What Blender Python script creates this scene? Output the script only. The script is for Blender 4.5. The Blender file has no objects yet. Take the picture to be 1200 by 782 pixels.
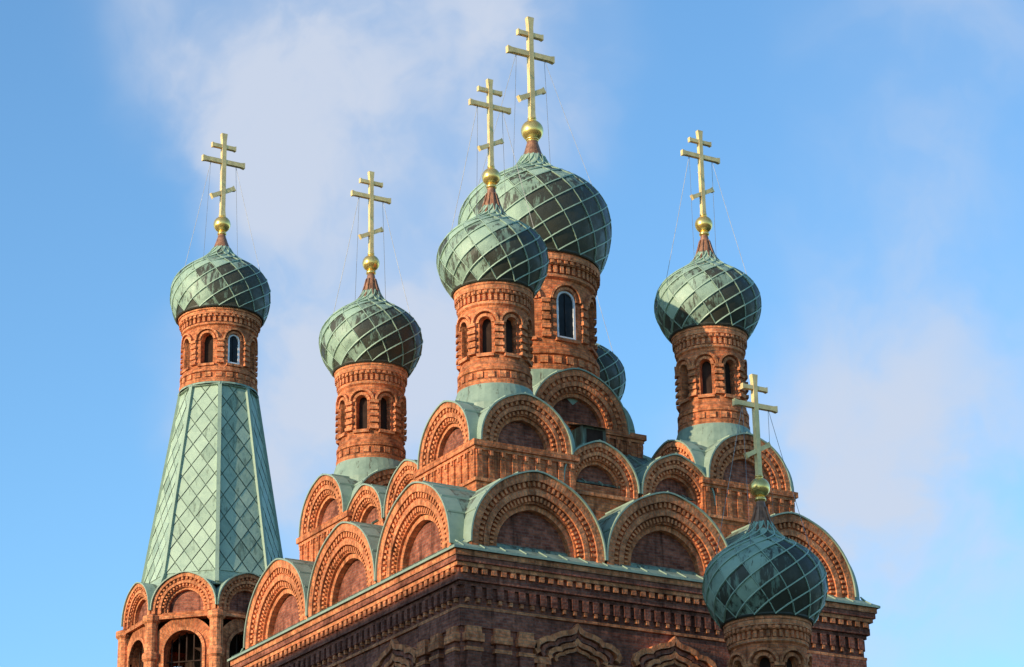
import bpy, math, random
import numpy as np
from mathutils import Vector, Matrix
random.seed(7)
pi=math.pi
scene=bpy.context.scene
# ------------------------------------------------------------------ helpers
class B:
    def __init__(s): s.v=[];s.f=[];s.uv=[];s.m=[];s.c=[];s.s=[]
    def face(s,pts,uvs,m=0,c=0.5,sm=False):
        i=len(s.v); s.v.extend([tuple(p) for p in pts]); s.f.append(tuple(range(i,i+len(pts))))
        s.uv.extend([tuple(u) for u in uvs]); s.m.append(m); s.c.extend([c]*len(pts)); s.s.append(sm)
    def build(s,name,mats,parent=None,merge=False):
        me=bpy.data.meshes.new(name); me.from_pydata(s.v,[],s.f)
        for m in mats: me.materials.append(m)
        uv=me.uv_layers.new(name='UVMap'); uv.data.foreach_set('uv',[x for u in s.uv for x in u])
        me.polygons.foreach_set('material_index',s.m); me.polygons.foreach_set('use_smooth',s.s)
        at=me.color_attributes.new('panel','FLOAT_COLOR','CORNER')
        at.data.foreach_set('color',[x for c in s.c for x in (c,c,c,1.0)])
        me.update()
        if merge:
            import bmesh
            bm=bmesh.new(); bm.from_mesh(me); bmesh.ops.remove_doubles(bm,verts=bm.verts,dist=1e-5); bm.to_mesh(me); bm.free()
        o=bpy.data.objects.new(name,me); scene.collection.objects.link(o)
        if parent: o.parent=parent
        return o
def V(*a): return Vector(a)
def box(b,x0,x1,y0,y1,z0,z1,m=0,mt=None,c=0.5):
    if mt is None: mt=m
    b.face([(x0,y0,z0),(x1,y0,z0),(x1,y0,z1),(x0,y0,z1)],[(x0,z0),(x1,z0),(x1,z1),(x0,z1)],m,c)
    b.face([(x1,y1,z0),(x0,y1,z0),(x0,y1,z1),(x1,y1,z1)],[(x1,z0),(x0,z0),(x0,z1),(x1,z1)],m,c)
    b.face([(x0,y1,z0),(x0,y0,z0),(x0,y0,z1),(x0,y1,z1)],[(y1,z0),(y0,z0),(y0,z1),(y1,z1)],m,c)
    b.face([(x1,y0,z0),(x1,y1,z0),(x1,y1,z1),(x1,y0,z1)],[(y0,z0),(y1,z0),(y1,z1),(y0,z1)],m,c)
    b.face([(x0,y0,z1),(x1,y0,z1),(x1,y1,z1),(x0,y1,z1)],[(x0,y0),(x1,y0),(x1,y1),(x0,y1)],mt,c)
    b.face([(x0,y1,z0),(x1,y1,z0),(x1,y0,z0),(x0,y0,z0)],[(x0,y1),(x1,y1),(x1,y0),(x0,y0)],m,c)
class Fr:
    """local frame on a facade: u right, d outward, z up"""
    def __init__(s,ox,oy,ang):
        s.n=V(math.cos(ang),math.sin(ang),0); s.r=V(-math.sin(ang),math.cos(ang),0); s.o=V(ox,oy,0)
    def p(s,u,d,z): return s.o+s.r*u+s.n*d+V(0,0,z)
def fbox(b,F,u0,u1,d0,d1,z0,z1,m=0,c=0.5,uoff=0):
    P=F.p
    b.face([P(u0,d1,z0),P(u1,d1,z0),P(u1,d1,z1),P(u0,d1,z1)],[(u0+uoff,z0),(u1+uoff,z0),(u1+uoff,z1),(u0+uoff,z1)],m,c)
    b.face([P(u0,d0,z0),P(u0,d1,z0),P(u0,d1,z1),P(u0,d0,z1)],[(d0,z0),(d1,z0),(d1,z1),(d0,z1)],m,c)
    b.face([P(u1,d1,z0),P(u1,d0,z0),P(u1,d0,z1),P(u1,d1,z1)],[(d1,z0),(d0,z0),(d0,z1),(d1,z1)],m,c)
    b.face([P(u0,d1,z1),P(u1,d1,z1),P(u1,d0,z1),P(u0,d0,z1)],[(u0,d1),(u1,d1),(u1,d0),(u0,d0)],m,c)
    b.face([P(u0,d0,z0),P(u1,d0,z0),P(u1,d1,z0),P(u0,d1,z0)],[(u0,d0),(u1,d0),(u1,d1),(u0,d1)],m,c)
def lathe(b,cx,cy,prof,n=48,m=0,sm=True,c=0.5,rot=0.0,ur=None):
    L=0
    for k in range(len(prof)-1):
        (r0,z0),(r1,z1)=prof[k],prof[k+1]; dl=math.hypot(r1-r0,z1-z0)
        rr=ur or max(r0,r1)
        for i in range(n):
            a0=rot+2*pi*i/n;a1=rot+2*pi*(i+1)/n
            p=[(cx+r0*math.cos(a0),cy+r0*math.sin(a0),z0),(cx+r0*math.cos(a1),cy+r0*math.sin(a1),z0),
               (cx+r1*math.cos(a1),cy+r1*math.sin(a1),z1),(cx+r1*math.cos(a0),cy+r1*math.sin(a0),z1)]
            b.face(p,[(a0*rr,L),(a1*rr,L),(a1*rr,L+dl),(a0*rr,L+dl)],m,c,False)
        L+=dl
def ringboxes(b,cx,cy,r0,r1,z0,z1,n,frac=0.5,m=0,rot=0,c=0.5):
    for i in range(n):
        a=rot+2*pi*i/n; F=Fr(cx,cy,a); w=2*pi*r1/n*frac/2
        fbox(b,F,-w,w,r0,r1,z0,z1,m,c,uoff=a*r1)
def keelf(t,k): return 1+k*math.exp(-((t-pi/2)/0.22)**2)
def archpts(r,zs,zb,k=0,n=36):
    P=[(r,zb)] if zb<zs-1e-4 else []
    for i in range(n+1):
        t=pi*i/n; q=keelf(t,k)*r; P.append((q*math.cos(t),zs+q*math.sin(t)))
    if zb<zs-1e-4: P.append((-r,zb))
    return P
def ring(b,F,r0,r1,df,db,zs,zb,m=0,k=0,outer=True,inner=True,n=36,mo=None,c=0.5,mi=None):
    A=archpts(r0,zs,zb,k,n);C=archpts(r1,zs,zb,k,n); s=0; rm=(r0+r1)/2
    for i in range(len(A)-1):
        a0,a1,c0,c1=A[i],A[i+1],C[i],C[i+1]
        ds=math.hypot((a1[0]+c1[0]-a0[0]-c0[0])/2,(a1[1]+c1[1]-a0[1]-c0[1])/2)
        b.face([F.p(a0[0],df,a0[1]),F.p(c0[0],df,c0[1]),F.p(c1[0],df,c1[1]),F.p(a1[0],df,a1[1])],[(0,s),(r1-r0,s),(r1-r0,s+ds),(0,s+ds)],m,c)
        if outer: b.face([F.p(c0[0],df,c0[1]),F.p(c0[0],db,c0[1]),F.p(c1[0],db,c1[1]),F.p(c1[0],df,c1[1])],[(df,s),(db,s),(db,s+ds),(df,s+ds)],m if mo is None else mo,c)
        if inner: b.face([F.p(a0[0],db,a0[1]),F.p(a0[0],df,a0[1]),F.p(a1[0],df,a1[1]),F.p(a1[0],db,a1[1])],[(db,s),(df,s),(df,s+ds),(db,s+ds)],m if mi is None else mi,c)
        s+=ds
def barrel(b,F,r,d0,d1,zs,zb,m,k,n,c,clamp=None,off=0):
    C=archpts(r,zs,zb,k,n); s=0
    if clamp: C=[(min(max(x,clamp[0]),clamp[1]),z) for x,z in C]
    for i in range(len(C)-1):
        c0,c1=C[i],C[i+1]; ds=math.hypot(c1[0]-c0[0],c1[1]-c0[1])
        b.face([F.p(c0[0],d0,c0[1]),F.p(c0[0],d1,c0[1]),F.p(c1[0],d1,c1[1]),F.p(c1[0],d0,c1[1])],[(d0,s),(d1,s),(d1,s+ds),(d0,s+ds)],m,c)
        s+=ds
def disk(b,F,r,d,zs,zb,m=0,k=0,n=36,c=0.5):
    A=archpts(r,zs,zb,k,n)
    b.face([F.p(x,d,z) for x,z in A],[(x,z) for x,z in A],m,c)
def sweep(b,pts,w,h=None,m=0,c=0.5,up=None):
    h=h or w; pts=[Vector(p) for p in pts]; fr=[]
    for i,p in enumerate(pts):
        t=(pts[min(i+1,len(pts)-1)]-pts[max(i-1,0)]).normalized()
        u=(up[i] if up else V(0,0,1))
        if abs(t.dot(u))>0.98: u=V(1,0,0)
        s=t.cross(u).normalized(); n=s.cross(t).normalized(); fr.append([p-s*w-n*h,p+s*w-n*h,p+s*w+n*h,p-s*w+n*h])
    L=0
    for i in range(len(fr)-1):
        dl=(pts[i+1]-pts[i]).length
        for j in range(4):
            k=(j+1)%4
            b.face([fr[i][j],fr[i][k],fr[i+1][k],fr[i+1][j]],[(L,0),(L,w),(L+dl,w),(L+dl,0)],m,c)
        L+=dl
    b.face(fr[0][::-1],[(0,0)]*4,m,c); b.face(fr[-1],[(0,0)]*4,m,c)
# ------------------------------------------------------------------ materials
def nt(name):
    m=bpy.data.materials.new(name); m.use_nodes=True; n=m.node_tree.nodes; l=m.node_tree.links
    return m,n,l,n['Principled BSDF']
def mixc(n,l,fac,a,b,mode='MIX'):
    x=n.new('ShaderNodeMix'); x.data_type='RGBA'; x.blend_type=mode
    for sock,val in ((x.inputs[0],fac),(x.inputs[6],a),(x.inputs[7],b)):
        if isinstance(val,(int,float)): sock.default_value=val
        elif isinstance(val,tuple): sock.default_value=(*val,1)
        else: l.new(val,sock)
    return x.outputs[2]
def noise(n,l,vec,scale,detail=4,rough=0.55):
    x=n.new('ShaderNodeTexNoise'); x.inputs['Scale'].default_value=scale; x.inputs['Detail'].default_value=detail; x.inputs['Roughness'].default_value=rough
    l.new(vec,x.inputs['Vector']); return x.outputs['Fac']
def ramp(n,l,fac,a,b,va=0.0,vb=1.0):
    x=n.new('ShaderNodeMapRange'); x.interpolation_type='SMOOTHSTEP'; l.new(fac,x.inputs[0])
    x.inputs[1].default_value=a;x.inputs[2].default_value=b;x.inputs[3].default_value=va;x.inputs[4].default_value=vb
    return x.outputs[0]
def brick_mat(name,c1,c2,mort,dark=0.5,bw=0.27,rh=0.085):
    m,n,l,bs=nt(name)
    tc=n.new('ShaderNodeTexCoord'); br=n.new('ShaderNodeTexBrick'); l.new(tc.outputs['UV'],br.inputs['Vector'])
    br.inputs['Scale'].default_value=1; br.inputs['Brick Width'].default_value=bw; br.inputs['Row Height'].default_value=rh
    br.inputs['Mortar Size'].default_value=0.011; br.inputs['Mortar Smooth'].default_value=0.3
    br.inputs['Color1'].default_value=(*c1,1);br.inputs['Color2'].default_value=(*c2,1);br.inputs['Mortar'].default_value=(*mort,1)
    o=tc.outputs['Object']
    f1=ramp(n,l,noise(n,l,o,0.8,4,.6),0.38,0.68,1.08,dark)
    f2=ramp(n,l,noise(n,l,o,7.0,3),0.3,0.7,0.68,1.25)
    mp=n.new('ShaderNodeMapping'); mp.inputs['Scale'].default_value=(4,4,0.45); l.new(o,mp.inputs[0])
    f3=ramp(n,l,noise(n,l,mp.outputs[0],1.0,4,.6),0.52,0.72,1.0,0.45)
    mu=n.new('ShaderNodeMath');mu.operation='MULTIPLY'; l.new(f1,mu.inputs[0]);l.new(f2,mu.inputs[1])
    mu2=n.new('ShaderNodeMath');mu2.operation='MULTIPLY'; l.new(mu.outputs[0],mu2.inputs[0]);l.new(f3,mu2.inputs[1])
    cc=n.new('ShaderNodeCombineColor'); 
    for i in range(3): l.new(mu2.outputs[0],cc.inputs[i])
    col=mixc(n,l,1.0,br.outputs['Color'],cc.outputs[0],'MULTIPLY')
    l.new(col,bs.inputs['Base Color']); bs.inputs['Roughness'].default_value=0.9
    bs.inputs['Specular IOR Level'].default_value=0.08
    bp=n.new('ShaderNodeBump'); bp.inputs['Strength'].default_value=0.7; bp.inputs['Distance'].default_value=0.035
    sb=n.new('ShaderNodeMath');sb.operation='MULTIPLY_ADD'; l.new(br.outputs['Fac'],sb.inputs[0]); sb.inputs[1].default_value=-0.4; l.new(noise(n,l,o,13,2),sb.inputs[2])
    l.new(sb.outputs[0],bp.inputs['Height']); l.new(bp.outputs[0],bs.inputs['Normal'])
    return m
BR=brick_mat('red_brick',(0.76,0.255,0.10),(0.50,0.14,0.058),(0.44,0.20,0.11),0.64)
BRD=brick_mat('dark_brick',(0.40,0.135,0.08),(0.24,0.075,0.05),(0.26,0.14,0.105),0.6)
BRL=brick_mat('moulded_brick',(0.82,0.30,0.125),(0.60,0.18,0.078),(0.50,0.25,0.14),0.70,0.25,0.10)
def patina_mat(name,light,mid,dark,darkamt=0.5,metal=0.35,rough=0.42,bump=0.4,lo=.42,hi=1.5):
    m,n,l,bs=nt(name)
    tc=n.new('ShaderNodeTexCoord'); o=tc.outputs['Object']
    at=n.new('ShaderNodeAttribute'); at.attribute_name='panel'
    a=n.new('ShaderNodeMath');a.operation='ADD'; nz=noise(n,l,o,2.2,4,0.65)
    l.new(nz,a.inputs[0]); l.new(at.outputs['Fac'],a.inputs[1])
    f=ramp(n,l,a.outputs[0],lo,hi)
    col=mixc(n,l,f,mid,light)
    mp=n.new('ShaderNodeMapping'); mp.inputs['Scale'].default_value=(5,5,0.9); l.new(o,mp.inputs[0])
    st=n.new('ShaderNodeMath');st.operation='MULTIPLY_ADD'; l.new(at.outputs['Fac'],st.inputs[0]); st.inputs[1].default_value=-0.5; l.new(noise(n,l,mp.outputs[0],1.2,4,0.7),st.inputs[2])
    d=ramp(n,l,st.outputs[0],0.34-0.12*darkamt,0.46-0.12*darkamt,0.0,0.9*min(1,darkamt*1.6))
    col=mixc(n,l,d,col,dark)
    l.new(col,bs.inputs['Base Color']); bs.inputs['Metallic'].default_value=metal
    r=ramp(n,l,nz,0.3,0.7,rough-0.08,rough+0.2); l.new(r,bs.inputs['Roughness'])
    bs.inputs['Specular IOR Level'].default_value=0.35
    bp=n.new('ShaderNodeBump'); bp.inputs['Strength'].default_value=bump; bp.inputs['Distance'].default_value=0.04
    l.new(noise(n,l,o,3.5,2),bp.inputs['Height']); l.new(bp.outputs[0],bs.inputs['Normal'])
    return m
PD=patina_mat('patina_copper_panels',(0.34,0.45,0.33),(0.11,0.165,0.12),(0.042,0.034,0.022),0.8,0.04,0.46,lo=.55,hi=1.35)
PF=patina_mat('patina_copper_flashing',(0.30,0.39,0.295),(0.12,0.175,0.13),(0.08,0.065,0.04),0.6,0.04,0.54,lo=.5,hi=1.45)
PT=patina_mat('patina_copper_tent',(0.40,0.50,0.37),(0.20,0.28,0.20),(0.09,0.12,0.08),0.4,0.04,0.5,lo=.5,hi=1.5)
def simple(name,col,rough=0.6,metal=0.0,var=0.25,scale=3,spec=0.5):
    m,n,l,bs=nt(name); tc=n.new('ShaderNodeTexCoord')
    f=ramp(n,l,noise(n,l,tc.outputs['Object'],scale,3),0.3,0.7)
    l.new(mixc(n,l,f,tuple(c*(1-var) for c in col),tuple(min(1,c*(1+var)) for c in col)),bs.inputs['Base Color'])
    bs.inputs['Roughness'].default_value=rough; bs.inputs['Metallic'].default_value=metal; bs.inputs['Specular IOR Level'].default_value=spec
    return m
CU=simple('bare_copper',(0.28,0.13,0.07),0.5,0.2,0.4,5)
GO=simple('gilded_metal',(1.0,0.62,0.19),0.25,0.8,0.12,6)
GC=simple('pale_gilded_metal',(0.86,0.60,0.25),0.4,0.2,0.15,4)
WH=simple('white_window_frame',(0.75,0.76,0.78),0.5,0,0.05)
GL=simple('dark_glass',(0.02,0.022,0.025),0.35,0,0.2,3,0.15)
DK=simple('dark_interior',(0.045,0.028,0.022),0.95,0,.25,3,0.05)
WI=simple('wire',(0.2,0.2,0.2),0.5,0.3)
MATS=[BR,BRD,BRL,PF,PD,CU,GO,GC,WH,GL,DK,PT,WI]
iBR,iBRD,iBRL,iPF,iPD,iCU,iGO,iGC,iWH,iGL,iDK,iPT,iWI=range(13)
church=bpy.data.objects.new('orthodox_church',None); scene.collection.objects.link(church)
def done(b,name): return b.build(name,MATS,church)
# ------------------------------------------------------------------ cupola
def interp_prof(prof):
    z=np.array([p[1] for p in prof],float); r=np.array([p[0] for p in prof],float)
    t=np.concatenate([[0],np.cumsum(np.hypot(np.diff(z),np.diff(r)))]); t/=t[-1]
    def cr(y,s):
        i=int(np.clip(np.searchsorted(t,s)-1,0,len(t)-2)); h=t[i+1]-t[i]; x=(s-t[i])/h
        def d(j):
            if j==0: return (y[1]-y[0])/(t[1]-t[0])
            if j==len(t)-1: return (y[-1]-y[-2])/(t[-1]-t[-2])
            return (y[j+1]-y[j-1])/(t[j+1]-t[j-1])
        return (2*x**3-3*x*x+1)*y[i]+(x**3-2*x*x+x)*h*d(i)+(-2*x**3+3*x*x)*y[i+1]+(x**3-x*x)*h*d(i+1)
    tab=[(float(cr(r,k/400)),float(cr(z,k/400))) for k in range(401)]
    def g(s):
        s=min(max(s,0),1)*400; i=min(int(s),399); f=s-i
        return (tab[i][0]*(1-f)+tab[i+1][0]*f,tab[i][1]*(1-f)+tab[i+1][1]*f)
    return g
def dome(name,cx,cy,prof,N=14,K=5,tw=0.9,dark_gain=1.0):
    b=B(); pf=interp_prof(prof)
    lathe(b,cx,cy,[pf(i/40) for i in range(41)],48,iPD,c=0.05)
    def pos(p,q,off):
        s=(p-q)/(2*K); s=min(max(s,0),1); th=(p+q)*pi/N+tw*s
        r,z=pf(s); r2,z2=pf(min(s+.01,1)); r1,z1=pf(max(s-.01,0)); tr,tz=r2-r1,z2-z1; L=math.hypot(tr,tz) or 1
        nr,nz=tz/L,-tr/L
        return V(cx+(r+nr*off)*math.cos(th),cy+(r+nr*off)*math.sin(th),z+nz*off)
    G=5
    for mm in range(0,2*K+1):
        for k in range(N):
            c_=mm%2+2*k; i0=(c_+mm)//2; j0=(c_-mm)//2
            smid=(i0-j0)/(2*K)
            if smid>1.0: continue
            th=(i0+j0)*pi/N+tw*smid
            side_w=max(0,math.cos(th+0.8))
            val=random.gauss(0.72,0.14)-dark_gain*((1.35*(0.6-smid) if smid<0.6 else 0)*(.4+1.3*side_w)+0.28*side_w)  # panel tone drops towards the dome base and towards one side
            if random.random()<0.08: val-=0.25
            val=min(1,max(0.02,val)); tl=random.uniform(-.02,.02); tl2=random.uniform(-.02,.02)
            sh=0.03
            base=len(b.v)
            for a in range(G+1):
                for e in range(G+1):
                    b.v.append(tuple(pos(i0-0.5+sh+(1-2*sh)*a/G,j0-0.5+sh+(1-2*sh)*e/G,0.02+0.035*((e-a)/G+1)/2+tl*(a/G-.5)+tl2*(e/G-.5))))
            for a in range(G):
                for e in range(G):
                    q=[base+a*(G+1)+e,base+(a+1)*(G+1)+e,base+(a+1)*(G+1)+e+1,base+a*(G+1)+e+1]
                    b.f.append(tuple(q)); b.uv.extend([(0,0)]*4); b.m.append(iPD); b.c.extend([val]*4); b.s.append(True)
    ns=30
    for k in range(N):
        for sgn in (1,-1):
            pts=[];ups=[]
            for t in range(ns+1):
                s=t/ns
                if sgn>0: q=k+0.5; p=q+2*K*s
                else: p=k+0.5; q=p-2*K*s
                pts.append(pos(p,q,0.04)); r_=pts[-1]; ups.append(V(r_.x-cx,r_.y-cy,0.3).normalized())
            if sgn>0: sweep(b,pts,0.018,0.028,iPD,0.85,ups)
            else: sweep(b,pts,0.012,0.022,iPD,0.65,ups)
    r0,z0=prof[0]
    lathe(b,cx,cy,[(r0*0.8,z0+0.03),(r0+0.03,z0-0.05),(r0+0.06,z0-0.01),(r0+0.05,z0+0.06)],48,iPD,c=0.0)
    return done(b,name)
def cross(name,cx,cy,z0,z1,zmain,hm,ztop,ht,zlow,hl,w):
    b=B(); F=Fr(cx,cy,-pi/2)
    t=w*0.5
    def bar(p0,p1,ww,dd):
        a=Vector(p0);c=Vector(p1); d=(c-a); n=V(-d.y,d.x).normalized(); k=[]
        for s,f in ((0,1.4),(0.09,1.0),(0.91,1.0),(1,1.4)): k.append((a+d*s,ww*f/2))
        pr=[(pt+n*h,pt-n*h) for pt,h in k]
        for i in range(3):
            q=[pr[i][1],pr[i+1][1],pr[i+1][0],pr[i][0]]
            b.face([F.p(x.x,dd,x.y) for x in q],[(0,0)]*4,iGC)
            b.face([F.p(x.x,-dd,x.y) for x in q[::-1]],[(0,0)]*4,iGC)
            for s in (0,1):
                e,g=pr[i][s],pr[i+1][s]
                b.face([F.p(e.x,dd,e.y),F.p(g.x,dd,g.y),F.p(g.x,-dd,g.y),F.p(e.x,-dd,e.y)],[(0,0)]*4,iGC)
        for i in (0,3):
            e,g=pr[i]; b.face([F.p(e.x,dd,e.y),F.p(g.x,dd,g.y),F.p(g.x,-dd,g.y),F.p(e.x,-dd,e.y)],[(0,0)]*4,iGC)
    bar((0,z0),(0,z1),w,t)
    bar((-hm,zmain),(hm,zmain),w,t*0.93); bar((-ht,ztop),(ht,ztop),w*0.85,t*0.9)
    s=0.33
    bar((-hl,zlow-hl*s*1.6),(hl,zlow+hl*s*1.6),w*0.9,t*0.9)
    return done(b,name)
def orb(name,cx,cy,zo,ro,zb,rb,zc0):
    b=B()
    p=[(rb,zb),(rb*0.9,zb+0.08),(rb*1.35,zb+0.1),(rb*1.35,zb+0.17),(rb*0.8,zb+0.2),(rb*0.75,zo-ro*1.1),(rb*1.2,zo-ro*1.08),(rb*1.2,zo-ro*0.98)]
    for i in range(13):
        t=-pi/2+0.25+(pi-0.5)*i/12; p.append((ro*math.cos(t),zo+ro*math.sin(t)))
    p+=[(ro*0.4,zo+ro*1.05),(ro*0.4,zc0+0.1),(0.02,zc0+0.14)]
    lathe(b,cx,cy,p,28,iGO); b.s=[True]*len(b.s)
    return b.build(name,MATS,church,merge=True)
def wires(name,cx,cy,zm,hm,zd,rd,w=0.006):
    b=B()
    for sx in (-1,1):
        for sy in (-1,1):
            a=V(cx+sx*hm*0.6,cy,zm); e=V(cx+sx*rd*0.72,cy+sy*rd*0.6,zd); sweep(b,[a,a.lerp(e,0.5)-V(0,0,0.05),e],w,w,iWI)
    return done(b,name)
def shell(b,cx,cy,ro,ri,n,z0,z1,sill,spring,hw,rot,m=iBR):
    hwa=hw/ro; sec=2*pi/n
    angs=[-sec/2,-(sec/2+hwa)/2]+[-hwa+2*hwa*i/10 for i in range(11)]+[(sec/2+hwa)/2,sec/2]
    def top(a): return spring+math.sqrt(max(0,hwa*hwa-a*a))*ro
    for k in range(n):
        c0=rot+k*sec
        for i in range(len(angs)-1):
            a0,a1=angs[i],angs[i+1]
            def q(a,r,z): return V(cx+r*math.cos(c0+a),cy+r*math.sin(c0+a),z)
            def quad(za0,za1,zb0,zb1,r=ro):
                b.face([q(a0,r,za0),q(a1,r,za1),q(a1,r,zb1),q(a0,r,zb0)],[((c0+a0)*ro,za0),((c0+a1)*ro,za1),((c0+a1)*ro,zb1),((c0+a0)*ro,zb0)],m,0.5)
            if abs((a0+a1)/2)<hwa:
                quad(z0,z0,sill,sill); quad(top(a0),top(a1),z1,z1)
                b.face([q(a0,ri,sill),q(a1,ri,sill),q(a1,ro,sill),q(a0,ro,sill)][::-1],[(0,0),(.1,0),(.1,.2),(0,.2)],m)
                b.face([q(a0,ri,top(a0)),q(a1,ri,top(a1)),q(a1,ro,top(a1)),q(a0,ro,top(a0))],[(0,0),(.1,0),(.1,.2),(0,.2)],iBRL)
                b.face([q(a0,ri,sill),q(a1,ri,sill),q(a1,ri,top(a1)),q(a0,ri,top(a0))],[(a0*ro,sill),(a1*ro,sill),(a1*ro,top(a1)),(a0*ro,top(a0))],iDK)
            else: quad(z0,z0,z1,z1)
        for sg in (-1,1):
            a=sg*hwa; p=[V(cx+r*math.cos(c0+a),cy+r*math.sin(c0+a),z) for r,z in((ri,sill),(ro,sill),(ro,spring),(ri,spring))]
            b.face(p,[(0,sill),(ro-ri,sill),(ro-ri,spring),(0,spring)],iBR)
        for (w0,w1,dr,mm) in ((hw,hw+0.09,0.05,iBRL),(hw+0.14,hw+0.21,0.12,iBRL)):
            pts=[]
            for t in range(17):
                th=pi*t/16; pts.append(((w0*math.cos(th),spring+w0*math.sin(th)),(w1*math.cos(th),spring+w1*math.sin(th))))
            for t in range(16):
                (A,C),(A2,C2)=pts[t],pts[t+1]
                def g(P,r): return V(cx+r*math.cos(c0+P[0]/ro),cy+r*math.sin(c0+P[0]/ro),P[1])
                R=ro+dr; uvq=[(0,t*.1),(.1,t*.1),(.1,t*.1+.1),(0,t*.1+.1)]
                b.face([g(A,R),g(C,R),g(C2,R),g(A2,R)],uvq,mm)
                b.face([g(C,R),g(C,ro),g(C2,ro),g(C2,R)],uvq,mm)
                b.face([g(A,R),g(A,ro),g(A2,ro),g(A2,R)],uvq,mm)
        F=Fr(cx,cy,c0+sec/2); w=min(0.13,ro*sec/2-hw-0.04)
        if w>0.04:
            nb=9
            for i in range(nb):
                za=sill+(spring-sill)*i/nb; zb_=sill+(spring-sill)*(i+1)/nb
                e=0.12 if i%2==0 else 0.05
                fbox(b,F,-w*(1.1 if i%2==0 else 0.85),w*(1.1 if i%2==0 else 0.85),ro-0.05,ro+e,za+.004,zb_-.004,iBRL)
        F=Fr(cx,cy,c0); fbox(b,F,-hw-0.08,hw+0.08,ri+0.02,ro+0.08,sill-0.10,sill,iBRL)
def drum(name,cx,cy,r,z0,h,rtop,hw,f_sill=.30,f_spring=.60,win=None,skirt=None,nd=40):
    b=B(); Z=lambda f:z0+h*f
    sk=skirt or [(r*1.3,z0-.25),(r*1.10,z0+.02)]
    lathe(b,cx,cy,sk,40,iPF,c=0.6)
    lathe(b,cx,cy,[(r*1.10,Z(0)-.02),(r*1.10,Z(.05)),(r*1.04,Z(.06)),(r*1.04,Z(.13)),(r*1.09,Z(.14)),(r*1.09,Z(.17)),(r*1.05,Z(.18)),(r*1.05,Z(.205)),(r*1.0,Z(.215)),(r,Z(.23))],48,iBR)
    ringboxes(b,cx,cy,r*1.0,r*1.08,Z(.065),Z(.125),nd//2*1,0.55,iBRL)
    shell(b,cx,cy,r,r-0.22*r/1.05,8,Z(.22),Z(.78),Z(f_sill),Z(f_spring),hw,-pi/2)
    lathe(b,cx,cy,[(r,Z(.765)),(r*1.06,Z(.78)),(r*1.06,Z(.805)),(r*1.01,Z(.81)),(r*1.01,Z(.87)),(r*1.10,Z(.875)),(r*1.10,Z(.905)),(r*1.15,Z(.91)),(r*1.15,Z(.955)),(rtop*0.98,Z(.96)),(rtop*0.98,Z(1.0)),(r*.9,Z(1.0))],56,iBRL)
    ringboxes(b,cx,cy,r*1.0,r*1.09,Z(.81),Z(.868),nd,0.5,iBRL)
    ringboxes(b,cx,cy,r*1.11,r*1.145,Z(.88),Z(.905),nd,0.5,iBRL,rot=.05)
    lathe(b,cx,cy,[(rtop*.99,Z(.985)),(rtop*1.03,Z(1.0)),(rtop*1.0,Z(1.02))],48,iDK)
    if win:
        for a in win:
            F=Fr(cx,cy,a); d=r-0.04
            ring(b,F,hw-0.08,hw-0.01,d,d-.1,Z(f_spring),Z(f_sill)+.05,iWH,n=20)
            fbox(b,F,-hw+.1,hw-.1,d-.1,d,Z(f_sill)+.02,Z(f_sill)+.1,iWH)
            disk(b,F,hw-0.07,d-.06,Z(f_spring),Z(f_sill)+.05,iGL)
            fbox(b,F,-.02,.02,d-.06,d-.02,Z(f_sill)+.1,Z(f_spring)+hw-.1,iGL)
    return done(b,name)
SMALL=[(1.23,3.29),(1.41,3.58),(1.59,3.95),(1.66,4.33),(1.62,4.7),(1.43,5.03),(1.15,5.29),(0.84,5.50),(0.56,5.70),(0.36,5.92),(0.24,6.15)]
def small_cupola(tag,cx,cy,zb,dark_gain=1.0):
    drum('drum'+tag,cx,cy,1.04,zb,3.3,1.24,0.19,skirt=[(1.35,zb-1.3),(1.35,zb-.62),(1.15,zb+.02)])
    dome('onion_dome'+tag,cx,cy,[(r,zb+z) for r,z in SMALL],dark_gain=dark_gain)
    b=B(); lathe(b,cx,cy,[(0.44,zb+5.86),(0.30,zb+6.08),(0.22,zb+6.35),(0.15,zb+6.62),(0.12,zb+6.8)],20,iCU)
    for k in range(10):
        a=2*pi*k/10; pts=[V(cx+r*math.cos(a),cy+r*math.sin(a),zb+z) for r,z in((0.47,5.84),(0.32,6.08),(0.235,6.35),(0.165,6.62))]; sweep(b,pts,0.02,0.02,iCU)
    done(b,'spike'+tag)
    orb('gilded_orb'+tag,cx,cy,zb+7.2,0.29,zb+6.72,0.12,zb+7.45)
    cross('cross'+tag,cx,cy,zb+7.4,zb+10.55,zb+9.62,0.74,zb+10.15,0.43,zb+8.3,0.42,0.14)
    wires('guy_wires'+tag,cx,cy,zb+9.6,0.74,zb+4.9,1.5)
ZS=26.28
for i,(x,y) in enumerate([(-4,-4),(4,-4),(-4,4),(4,4)]): small_cupola('_%d'%(i+1),x,y,ZS)
small_cupola('_apse',0,-11.63,14.62,1.0)
zc=34.2
drum('drum_central',0,0,1.84,28.35,4.15,2.08,0.36,.28,.60,win=[-pi/2,pi,0,pi/2],skirt=[(2.02,27.0),(2.1,27.85),(2.03,28.38)],nd=56)
CP=[(2.08,-1.75),(2.28,-1.35),(2.43,-.8),(2.49,-.2),(2.40,.4),(2.10,.9),(1.68,1.27),(1.2,1.57),(.80,1.82),(.52,2.1),(.36,2.4)]
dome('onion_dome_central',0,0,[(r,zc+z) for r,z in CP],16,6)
b=B(); lathe(b,0,0,[(.60,zc+2.02),(.42,zc+2.3),(.29,zc+2.6),(.19,zc+2.95),(.16,zc+3.1)],20,iCU); done(b,'spike_central')
orb('gilded_orb_central',0,0,37.6,.38,zc+2.95,.16,37.95)
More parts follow.
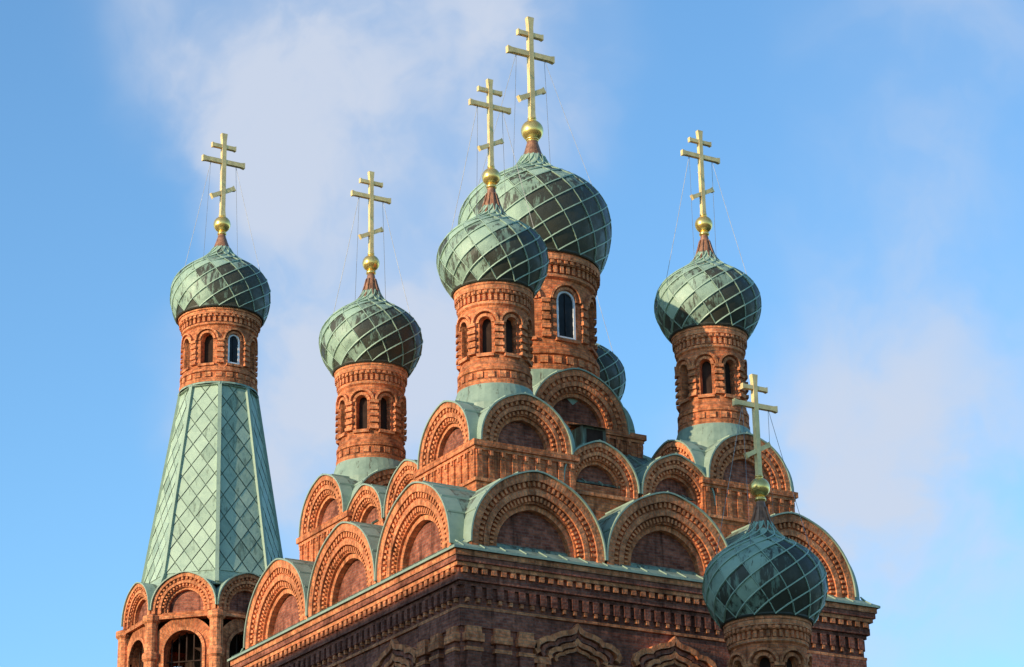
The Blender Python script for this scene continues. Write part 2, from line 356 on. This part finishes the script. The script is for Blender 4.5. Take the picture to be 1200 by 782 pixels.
cross('cross_central',0,0,37.9,41.85,40.45,.92,41.2,.5,38.95,.5,.18)
wires('guy_wires_central',0,0,40.4,.92,zc+.9,2.2)
TY=25.0
drum('drum_tower',0,TY,1.46,36.1,3.2,1.76,0.27,.25,.58,win=[-pi/2,pi/2],skirt=[(1.62,36.0),(1.6,36.1)],nd=44)
TP=[(1.78,39.3),(1.93,39.7),(2.02,40.2),(2.0,40.7),(1.83,41.1),(1.5,41.45),(1.1,41.72),(.75,41.98),(.48,42.25),(.32,42.5)]
dome('onion_dome_tower',0,TY,TP,14,5,dark_gain=.85)
b=B(); lathe(b,0,TY,[(.56,42.15),(.38,42.45),(.25,42.8),(.17,43.05),(.15,43.15)],20,iCU); done(b,'spike_tower')
orb('gilded_orb_tower',0,TY,43.62,.36,43.05,.14,43.9)
cross('cross_tower',0,TY,43.9,47.8,46.5,.97,47.2,.55,45.1,.52,.19)
wires('guy_wires_tower',0,TY,46.4,.97,41.3,1.8)
# tent roof with diagonal lapped sheets
b=B(); r8=math.cos(pi/8)
zt0,zt1=27.3,36.0
def octp(R,z,k): a=pi/8+k*pi/4; return V(R*math.cos(a),TY+R*math.sin(a),z)
TR=[(3.05,zt0),(2.82,zt0+.55),(1.52,zt1)]
for k in range(8):
    (R0,z0),(R1,z1)=TR[0],TR[1]
    b.face([octp(R0,z0,k),octp(R0,z0,k+1),octp(R1,z1,k+1),octp(R1,z1,k)],[(0,0)]*4,iPT,0.5)
    (R0,z0),(R1,z1)=TR[1],TR[2]; s8=math.sin(pi/8)
    F=Fr(0,TY,(k+1)*pi/4)
    def tp(u,z,off=0):
        R=R0+(R1-R0)*(z-z0)/(z1-z0); return F.p(u,R*r8+off,z+off*.15)
    def hwid(z): return (R0+(R1-R0)*(z-z0)/(z1-z0))*s8
    dw,dz=0.34,0.46
    def clip(poly):
        for ln in range(4):
            out=[]
            def ins(p):
                u,z=p
                if ln==0: return hwid(z)-u
                if ln==1: return hwid(z)+u
                if ln==2: return z-z0
                return z1-z
            for i in range(len(poly)):
                a,c=poly[i],poly[(i+1)%len(poly)]; fa,fc=ins(a),ins(c)
                if fa>=0: out.append(a)
                if fa*fc<0:
                    t=fa/(fa-fc); out.append((a[0]+(c[0]-a[0])*t,a[1]+(c[1]-a[1])*t))
            poly=out
            if len(poly)<3: return None
        return poly
    for row in range(-1,int((z1-z0)/dz)+2):
        for col in range(-5,6):
            uc=(col+(0.5 if row%2 else 0))*2*dw; zc_=z0+row*dz
            P=clip([(uc,zc_-dz+.028),(uc+dw-.022,zc_),(uc,zc_+dz-.028),(uc-dw+.022,zc_)])
            if not P: continue
            val=min(1,max(0,random.gauss(.62,.13))); tl=random.uniform(-.008,.008)
            b.face([tp(u,z,.03-.012*(z-zc_)/dz+tl*(u-uc)/dw) for u,z in P],[(0,0)]*len(P),iPT,val)
    b.face([tp(-hwid(z0),z0,-.004),tp(hwid(z0),z0,-.004),tp(hwid(z1),z1,-.004),tp(-hwid(z1),z1,-.004)],[(0,0)]*4,iPT,.0)
    sweep(b,[octp(R+.05,z,k) for R,z in TR],0.075,0.06,iPF,.8,[octp(1,0,k)-V(0,TY,0)]*3)
lathe(b,0,TY,[(1.52,35.9),(1.66,35.95),(1.64,36.05),(1.4,36.1)],8,iPF,rot=pi/8)
lathe(b,0,TY,[(2.9,zt0-.08),(3.1,zt0-.08),(3.1,zt0+.02),(2.9,zt0+.1)],8,iPF,rot=pi/8)
done(b,'tent_roof')
b=B()
def gable(b,F,R,zs,zb,back,k=0.03,nd=34,m=iBR,lip=0.14,t=iBRD,n=36,scale=1.0,clamp=None,seams=0):
    s=scale
    rr=[(.895,1.0,.14*s,iBRL),(.80,.895,.02*s,iBR),(.72,.80,.07*s,iBRL),(.62,.72,-.07*s,iBR),(.55,.62,-.16*s,iBRL)]
    for a,c,d,mm in rr: ring(b,F,R*a,R*c,d,-.4*s,zs,zb,mm,k*(a),n=n)
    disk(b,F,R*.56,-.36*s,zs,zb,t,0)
    for i in range(nd):
        th=pi*(i+.5)/nd; q=keelf(th,k)
        for (ra,rb,d0,d1,fr) in ((.82,.885,.01*s,.10*s,.5),(.64,.70,-.09*s,.02*s,.5)):
            w=pi*R*(ra+rb)/2/nd*fr/2
            cx_,cz_=math.cos(th),math.sin(th)
            def pp(rad,ww,d): return F.p(rad*R*q*cx_-ww*cz_,d,zs+rad*R*q*cz_+ww*cx_)
            c=[pp(ra,-w,d1),pp(rb,-w,d1),pp(rb,w,d1),pp(ra,w,d1)]; e=[pp(ra,-w,d0),pp(rb,-w,d0),pp(rb,w,d0),pp(ra,w,d0)]
            b.face(c,[(0,0),(.1,0),(.1,.07),(0,.07)],iBRL)
            for j in range(4): jj=(j+1)%4; b.face([c[j],e[j],e[jj],c[jj]],[(0,0),(.1,0),(.1,.07),(0,.07)],iBRL)
    d1=min(-.35*s,-.2)
    ring(b,F,R*1.0+.004,R*1.0+.05,.14*s+lip*.5,d1,zs,zs-.05,iPF,k,n=n,c=.75)
    barrel(b,F,R+.045,d1,-back,zs,zs-.05,iPF,k,n,.45,clamp)
    for j in range(seams):
        th=pi*(j+.5)/seams; q=keelf(th,k)*(R+.06); u=q*math.cos(th)
        if clamp and not(clamp[0]<u<clamp[1]): continue
        sweep(b,[F.p(u,.12*s+lip*.5-.02,zs+q*math.sin(th)),F.p(u,-back,zs+q*math.sin(th))],.014,.025,iPF,.8)
body8=3.45
for k in range(8):
    a=k*pi/4; ap=body8*r8; F=Fr(0,TY,a); F.o=F.o+F.n*ap
    hw=body8*math.sin(pi/8)
    gable(b,F,hw*.99,26.3,26.1,2.2,0.03,20,scale=.8,n=24)
    zs_=24.6
    ring(b,F,.78,hw*1.0,0,-.55,zs_,22.0,iBR,0,outer=False,n=20)
    ring(b,F,.78,.9,.06,-.1,zs_,22.0,iBRL,0,n=20)
    fbox(b,F,-hw,hw,-.3,.0,25.9,26.12,iBR); fbox(b,F,-hw-.05,hw+.05,-.3,.14,25.85,25.97,iBRL)
    for j in range(5):
        z=22.2+j*.5; fbox(b,F,-.78,.78,-.32,-.28,z,z+.05,iDK)
        u=-.6+j*.3; fbox(b,F,u-.025,u+.025,-.36,-.33,22,25.4,iDK)
    A=Fr(0,TY,a+pi/8); 
    lathe(b,A.n.x*(body8+.02),TY+A.n.y*(body8+.02),[(.26,20),(.26,24.2),(.34,24.3),(.34,24.5),(.26,24.6),(.26,25.7),(.36,25.8),(.36,26.0),(.1,26.1)],10,iBRL)
lathe(b,0,TY,[(body8,-1.6),(body8,22.0),(2.0,22.01)],8,iBR,rot=pi/8)
lathe(b,0,TY,[(1.0,22.0),(1.0,27.0)],8,iDK,rot=pi/8)
lathe(b,0,TY,[(body8*.98,25.9),(2.6,25.95)],8,iDK,rot=pi/8)
done(b,'bell_tower_body')
# ------------------------------------------------------------------ main cube
WW=7.0; GB=-1.6
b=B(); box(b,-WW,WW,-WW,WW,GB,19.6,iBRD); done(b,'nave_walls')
b=B()
def sqring(w0,z0,z1,m,c=.5): box(b,-w0,w0,-w0,w0,z0,z1,m,c=c)
sqring(7.06,18.66,18.74,iBRL); sqring(7.08,19.30,19.42,iBRD); sqring(7.16,19.42,19.62,iBRD); sqring(7.12,19.62,19.80,iBRD); sqring(7.24,19.80,19.92,iBRL); sqring(7.30,19.92,20.08,iBRD); sqring(7.34,20.08,20.235,iBRL)
done(b,'cornice_courses')
b=B()
sides=[-pi/2,pi,0,pi/2]
for a in sides:
    F=Fr(0,0,a)
    n=46
    for i in range(n):
        u=-7.12+14.24*(i+.5)/n
        fbox(b,F,u-.085,u+.085,7.1,7.23,19.63,19.79,iBRL)
    n=40
    for i in range(n):
        u=-7.0+14.0*(i+.5)/n
        fbox(b,F,u-.10,u+.10,6.98,7.115,18.97,19.299,iBRD)
        fbox(b,F,u-.05,u+.05,6.98,7.10,18.84,18.96,iBRL)
    for sg in (-1,1):
        for uu in (6.66,5.75,4.98):
            fbox(b,F,sg*uu-.3,sg*uu+.3,6.9,7.19,17.72,17.95,iBRL); fbox(b,F,sg*uu-.24,sg*uu+.24,6.9,7.15,17.95,18.15,iBRL)
            fbox(b,F,sg*uu-.22,sg*uu+.22,6.9,7.15,10,17.45,iBRD); fbox(b,F,sg*uu-.27,sg*uu+.27,6.9,7.17,17.45,17.56,iBRL)
            fbox(b,F,sg*uu-.20,sg*uu+.20,6.9,7.12,17.56,17.72,iBRD)
        fbox(b,F,min(sg*4.65,sg*7.03),max(sg*4.65,sg*7.03),6.9,7.055,18.15,18.655,iBRD)
    def ogee(uc,w,zb,dd,th,dp,m):
        half=[(1,0),(1.06,.18),(1.0,.42),(.82,.62),(.62,.66),(.58,.78),(.40,.92),(.2,1.0),(.08,1.1),(0,1.32)]
        full=[(-x,z) for x,z in half]+[(x,z) for x,z in half[::-1][1:]]
        P=[F.p(uc+x*w,dd,zb+z*w*.52) for x,z in full]
        sweep(b,P,th,dp,m,.5,[F.n]*len(P))
    ZO=17.62
    for uc in (-3.3,0,3.3):
        ogee(uc,1.30,ZO,7.06,.08,.13,iBRL); ogee(uc,1.09,ZO-.06,7.05,.06,.07,iBRD); ogee(uc,.88,ZO-.12,7.04,.07,.11,iBRL); ogee(uc,.66,ZO-.16,7.03,.05,.06,iBRL)
        fbox(b,F,uc-1.5,uc-.9,6.9,7.14,ZO-.3,ZO-.1,iBRL); fbox(b,F,uc+.9,uc+1.5,6.9,7.14,ZO-.3,ZO-.1,iBRL)
        for sg in(-1,1):
            fbox(b,F,uc+sg*1.2-.14,uc+sg*1.2+.14,6.9,7.13,12,ZO-.3,iBRL)
        fbox(b,F,uc-.6,uc+.6,6.95,7.02,12.2,ZO-.45,iGL)
        fbox(b,F,uc-.04,uc+.04,6.95,7.05,12.2,ZO-.45,iWH)
done(b,'cornice_ornament')
b=B()
def frust(b,w0,z0,w1,z1,m,c=.5,cx=0,cy=0):
    q0=[(-1,-1),(1,-1),(1,1),(-1,1)]
    for i in range(4):
        j=(i+1)%4; A=q0[i];C=q0[j]
        b.face([(cx+A[0]*w0,cy+A[1]*w0,z0),(cx+C[0]*w0,cy+C[1]*w0,z0),(cx+C[0]*w1,cy+C[1]*w1,z1),(cx+A[0]*w1,cy+A[1]*w1,z1)],[(-w0,0),(w0,0),(w1,abs(w1-w0)+z1-z0),(-w1,abs(w1-w0)+z1-z0)],m,c)
frust(b,7.42,20.24,7.42,20.31,iPF,.7); frust(b,7.42,20.31,6.9,20.60,iPF,.6); frust(b,7.32,20.237,7.42,20.24,iPF,.3)
box(b,-6.72,6.72,-6.72,6.72,20.3,20.72,iPF)
frust(b,6.7,20.72,5.45,21.9,iPF,.4)
for a in sides:
    F=Fr(0,0,a)
    for i in range(22):
        u=-7.1+14.2*i/21; sweep(b,[F.p(u,7.40,20.33),F.p(u,6.93,20.60)],.015,.02,iPF,.7)
frust(b,5.45,23.45,2.35,25.75,iPF,.3)
for a in sides:
    F=Fr(0,0,a)
    for u in np.arange(-4.8,4.9,.6):
        t1=max(0,(abs(u)-2.35)/3.1); pts=[F.p(u,5.45,23.47),F.p(u,5.45-3.1*(1-t1),23.47+2.3*(1-t1))]
        if (pts[1]-pts[0]).length>.1: sweep(b,pts,.02,.03,iPF,.6)
    F2=Fr(0,0,a+pi/4); sweep(b,[F2.p(0,5.45*1.4142,23.5),F2.p(0,2.35*1.4142,25.8)],.05,.05,iPF,.7)
done(b,'roof')
b=B()
RK=2.2; UC=4.5
for a in sides:
    for uc in (-UC,0,UC):
        F=Fr(0,0,a); F.o=F.n*6.98+F.r*uc
        cl=(-6.60-uc,6.60-uc)
        gable(b,F,RK,20.62,20.36,1.6,0.035,36,lip=.12,clamp=cl,seams=11)
        F=Fr(0,0,a)
        fbox(b,F,uc-1.2,uc+1.2,6.5,6.60,20.3,20.8,iBRD)
    for uc in (-UC/2,UC/2):
        F=Fr(0,0,a); fbox(b,F,uc-.13,uc+.13,6.5,7.0,20.3,20.9,iBRL)
done(b,'lower_kokoshniks')
b=B()
box(b,-5.45,5.45,-5.45,5.45,20.5,23.42,iBR,iPF)
for a in sides:
    for uc in (-1.38,1.38):
        F=Fr(0,0,a); F.o=F.n*5.55+F.r*uc
        gable(b,F,1.30,23.35,23.0,3.2,0.05,22,scale=.8,n=28,lip=.1,seams=7)
    F=Fr(0,0,a); fbox(b,F,-2.3,2.3,5.3,5.6,22.2,23.05,iBR); fbox(b,F,-2.4,2.4,5.3,5.68,23.0,23.12,iBRL)
done(b,'upper_kokoshniks')
def pedestal(name,cx,cy,h,z0,z1,R,zs,k=0.03):
    b=B(); box(b,cx-h,cx+h,cy-h,cy+h,z0,z1-.3,iBR)
    box(b,cx-h-.06,cx+h+.06,cy-h-.06,cy+h+.06,z1-.3,z1-.2,iBRL); box(b,cx-h-.12,cx+h+.12,cy-h-.12,cy+h+.12,z1-.2,z1-.02,iBR,iPF)
    box(b,cx-h-.06,cx+h+.06,cy-h-.06,cy+h+.06,z1-1.25,z1-1.15,iBRL)
    for a in sides:
        F=Fr(cx,cy,a); n=int(h*2/.42)
        for i in range(n+1):
            u=-h+.1+(2*h-.2)*i/n; fbox(b,F,u-.09,u+.09,h-.01,h+.055,z1-1.15,z1-.3,iBR)
            fbox(b,F,u-.045,u+.045,h+.05,h+.10,z1-.45,z1-.31,iBRL)
        F=Fr(cx,cy,a); F.o=F.o+F.n*(h-.02)
        gable(b,F,R,zs,z1-.05,h*.95,k,22,scale=.8,n=28,lip=.10,clamp=(-h+.34,h-.34),seams=7)
    frust(b,h-.45,z1-.015,h-.65,zs+R*.5,iPF,.6,cx,cy)
    return done(b,name)
for i,(x,y) in enumerate([(-4,-4),(4,-4),(-4,4),(4,4)]):
    pedestal('cupola_pedestal_%d'%(i+1),x,y,1.68,21,24.15,1.53,24.18)
pedestal('central_pedestal',0,0,2.35,24.5,26.5,1.78,26.45)
b=B()
for a in sides:
    F=Fr(0,0,a)
    fbox(b,F,-.42,.42,2.3,3.25,25.2,26.15,iPF,.3)
    fbox(b,F,-.30,.30,3.2,3.26,25.4,26.05,iDK)
    b.face([F.p(-.5,3.4,26.1),F.p(.5,3.4,26.1),F.p(.5,2.3,26.45),F.p(-.5,2.3,26.45)],[(0,0),(1,0),(1,1),(0,1)],iPF,.5)
done(b,'dormers')
b=B(); box(b,-5,5,7.0,22,GB,13,iBRD); 
b.face([(-5.3,7,12.9),(-5.3,22,12.9),(0,22,16),(0,7,16)],[(0,0),(15,0),(15,6),(0,6)],iPF,.5)
b.face([(5.3,7,12.9),(5.3,22,12.9),(0,22,16),(0,7,16)],[(0,0),(15,0),(15,6),(0,6)],iPF,.5)
b.face([(-5,22,12.9),(5,22,12.9),(0,22,15.9)],[(0,0),(10,0),(5,3)],iBRD)
done(b,'west_nave')
b=B(); lathe(b,0,-9.2,[(4.6,GB),(4.6,10.2),(4.8,10.3),(4.8,10.7)],32,iBRD); lathe(b,0,-9.2,[(4.9,10.7),(4.6,11.0),(3.4,12.0),(1.5,12.6),(.1,12.7)],32,iPF); done(b,'apse')
pedestal('apse_pedestal',0,-11.63,1.5,9.5,12.6,1.35,12.6)
# ------------------------------------------------------------------ ground
def gmat():
    m,n,l,bs=nt('ground_grass'); tc=n.new('ShaderNodeTexCoord'); f=ramp(n,l,noise(n,l,tc.outputs['Object'],.15,6),.35,.65)
    l.new(mixc(n,l,f,(0.05,0.06,0.03),(0.09,0.085,0.06)),bs.inputs['Base Color']); bs.inputs['Roughness'].default_value=.95; return m
me=bpy.data.meshes.new('ground'); me.from_pydata([(-3000,-3000,GB),(3000,-3000,GB),(3000,3000,GB),(-3000,3000,GB)],[],[(0,1,2,3)]); me.materials.append(gmat())
g=bpy.data.objects.new('ground',me); scene.collection.objects.link(g)
# unseen building added outside the frame, stepped to shade apse and lower walls
def simple2(name,col,rough=.8): return simple(name,col,rough,0,.12,1)
shade_root=bpy.data.objects.new('added_shade_building',None); scene.collection.objects.link(shade_root)
b=B(); AM=[simple2('plaster',(0.5,0.42,0.3)),GL,simple2('roof_sheet',(0.12,0.07,0.06)),WH]
def shade_block(x0,x1,y0,y1,z1):
    box(b,x0,x1,y0,y1,GB,z1,0,2); box(b,x0-.4,x1+.4,y0-.4,y1+.4,z1+.003,z1+.5,2)
    for (a,ox,oy,ln) in ((0,x1,(y0+y1)/2,y1-y0),(-pi/2,(x0+x1)/2,y0,x1-x0)):
        F=Fr(ox,oy,a); nf=int((z1-GB)/3.2); nw=int(ln/3)
        for i in range(nf):
            for j in range(nw):
                u=-ln/2+ln*(j+.5)/nw; z=GB+1+i*3.2
                fbox(b,F,u-.7,u+.7,-.1,.05,z,z+1.7,3); fbox(b,F,u-.6,u+.6,-.1,.06,z+.1,z+1.6,1)
shade_block(-58,-45,-14.3,18,28.2); shade_block(-58,-45,-42,-15.3,34.5)
o=b.build('added_facade_and_roof',AM,shade_root)
# ------------------------------------------------------------------ light
al=math.radians(6); el=math.radians(13.5)
S=Vector((-math.cos(al)*math.cos(el),-math.sin(al)*math.cos(el),math.sin(el)))
sd=bpy.data.lights.new('sun','SUN'); sd.energy=5.0; sd.angle=math.radians(.5); sd.color=(1,.81,.56)
so=bpy.data.objects.new('sun',sd); so.rotation_euler=S.to_track_quat('Z','Y').to_euler(); so.location=(-60,-20,60); scene.collection.objects.link(so)
# ------------------------------------------------------------------ camera
yaw,pit,rol,f=0.5419,0.3621,-0.0207,3081.3
Y=yaw
fw=np.array([math.sin(Y)*math.cos(pit),math.cos(Y)*math.cos(pit),math.sin(pit)]); rt=np.array([math.cos(Y),-math.sin(Y),0]); up=np.cross(rt,fw)
r2=rt*math.cos(rol)+up*math.sin(rol); u2=-rt*math.sin(rol)+up*math.cos(rol)
cd=bpy.data.cameras.new('camera'); cd.sensor_width=36; cd.lens=f/1200*36; cd.clip_end=10000
co=bpy.data.objects.new('camera',cd); scene.collection.objects.link(co)
M=Matrix(((r2[0],u2[0],-fw[0],-42.026),(r2[1],u2[1],-fw[1],-68.224),(r2[2],u2[2],-fw[2],0),(0,0,0,1))); co.matrix_world=M
scene.camera=co
# ------------------------------------------------------------------ sky
w=bpy.data.worlds.new('World'); scene.world=w; w.use_nodes=True; n=w.node_tree.nodes;l=w.node_tree.links
bg=n['Background']; sk=n.new('ShaderNodeTexSky'); sk.sky_type='NISHITA'; sk.sun_disc=False; sk.sun_elevation=el; sk.sun_rotation=math.atan2(S.x,S.y); sk.air_density=1.0; sk.dust_density=0.5; sk.ozone_density=1.5
tc=n.new('ShaderNodeTexCoord'); D=tc.outputs['Generated']
def pdir(px,py):
    d=fw+r2*(px-600)/f-u2*(py-391)/f; return d/np.linalg.norm(d)
wn=n.new('ShaderNodeTexNoise'); wn.inputs['Scale'].default_value=10; wn.inputs['Detail'].default_value=4; l.new(D,wn.inputs['Vector'])
sb=n.new('ShaderNodeVectorMath');sb.operation='SUBTRACT'; sb.inputs[1].default_value=(.5,.5,.5); l.new(wn.outputs['Color'],sb.inputs[0])
sc_=n.new('ShaderNodeVectorMath');sc_.operation='SCALE'; sc_.inputs['Scale'].default_value=0.09; l.new(sb.outputs[0],sc_.inputs[0])
ad=n.new('ShaderNodeVectorMath');ad.operation='ADD'; l.new(D,ad.inputs[0]); l.new(sc_.outputs[0],ad.inputs[1])
tot=None
for px,py,rad,amp in [(260,20,190,.7),(330,150,150,.65),(430,300,180,.95),(370,480,160,.95),(350,600,140,.5),(540,30,190,.6),(620,120,160,.45),(1050,330,200,.4),(1090,620,270,.65),(960,560,170,.45),(1100,40,200,.4),(640,760,300,.4)]:
    ds=n.new('ShaderNodeVectorMath');ds.operation='DISTANCE'; ds.inputs[1].default_value=tuple(pdir(px,py)); l.new(ad.outputs[0],ds.inputs[0])
    mr=ramp(n,l,ds.outputs['Value'],0.0,rad*1.45/f,amp,0.0)
    if tot is None: tot=mr
    else:
        mx=n.new('ShaderNodeMath');mx.operation='ADD'; l.new(tot,mx.inputs[0]);l.new(mr,mx.inputs[1]); tot=mx.outputs[0]
fn=ramp(n,l,noise(n,l,ad.outputs[0],17,5,.55),.3,.7,.5,1.2)
mx=n.new('ShaderNodeMath');mx.operation='MULTIPLY';mx.use_clamp=True; l.new(tot,mx.inputs[0]);l.new(fn,mx.inputs[1])
cm=ramp(n,l,mx.outputs[0],0.0,1.0,0,.92)
skc=mixc(n,l,1.0,sk.outputs[0],(1.45,2.1,2.55),'MULTIPLY')
fin=mixc(n,l,cm,skc,(5.6,6.2,7.4))
l.new(fin,bg.inputs['Color']); bg.inputs['Strength'].default_value=0.112
scene.view_settings.view_transform='Standard'; scene.view_settings.look='None'; scene.view_settings.exposure=0; scene.view_settings.gamma=1
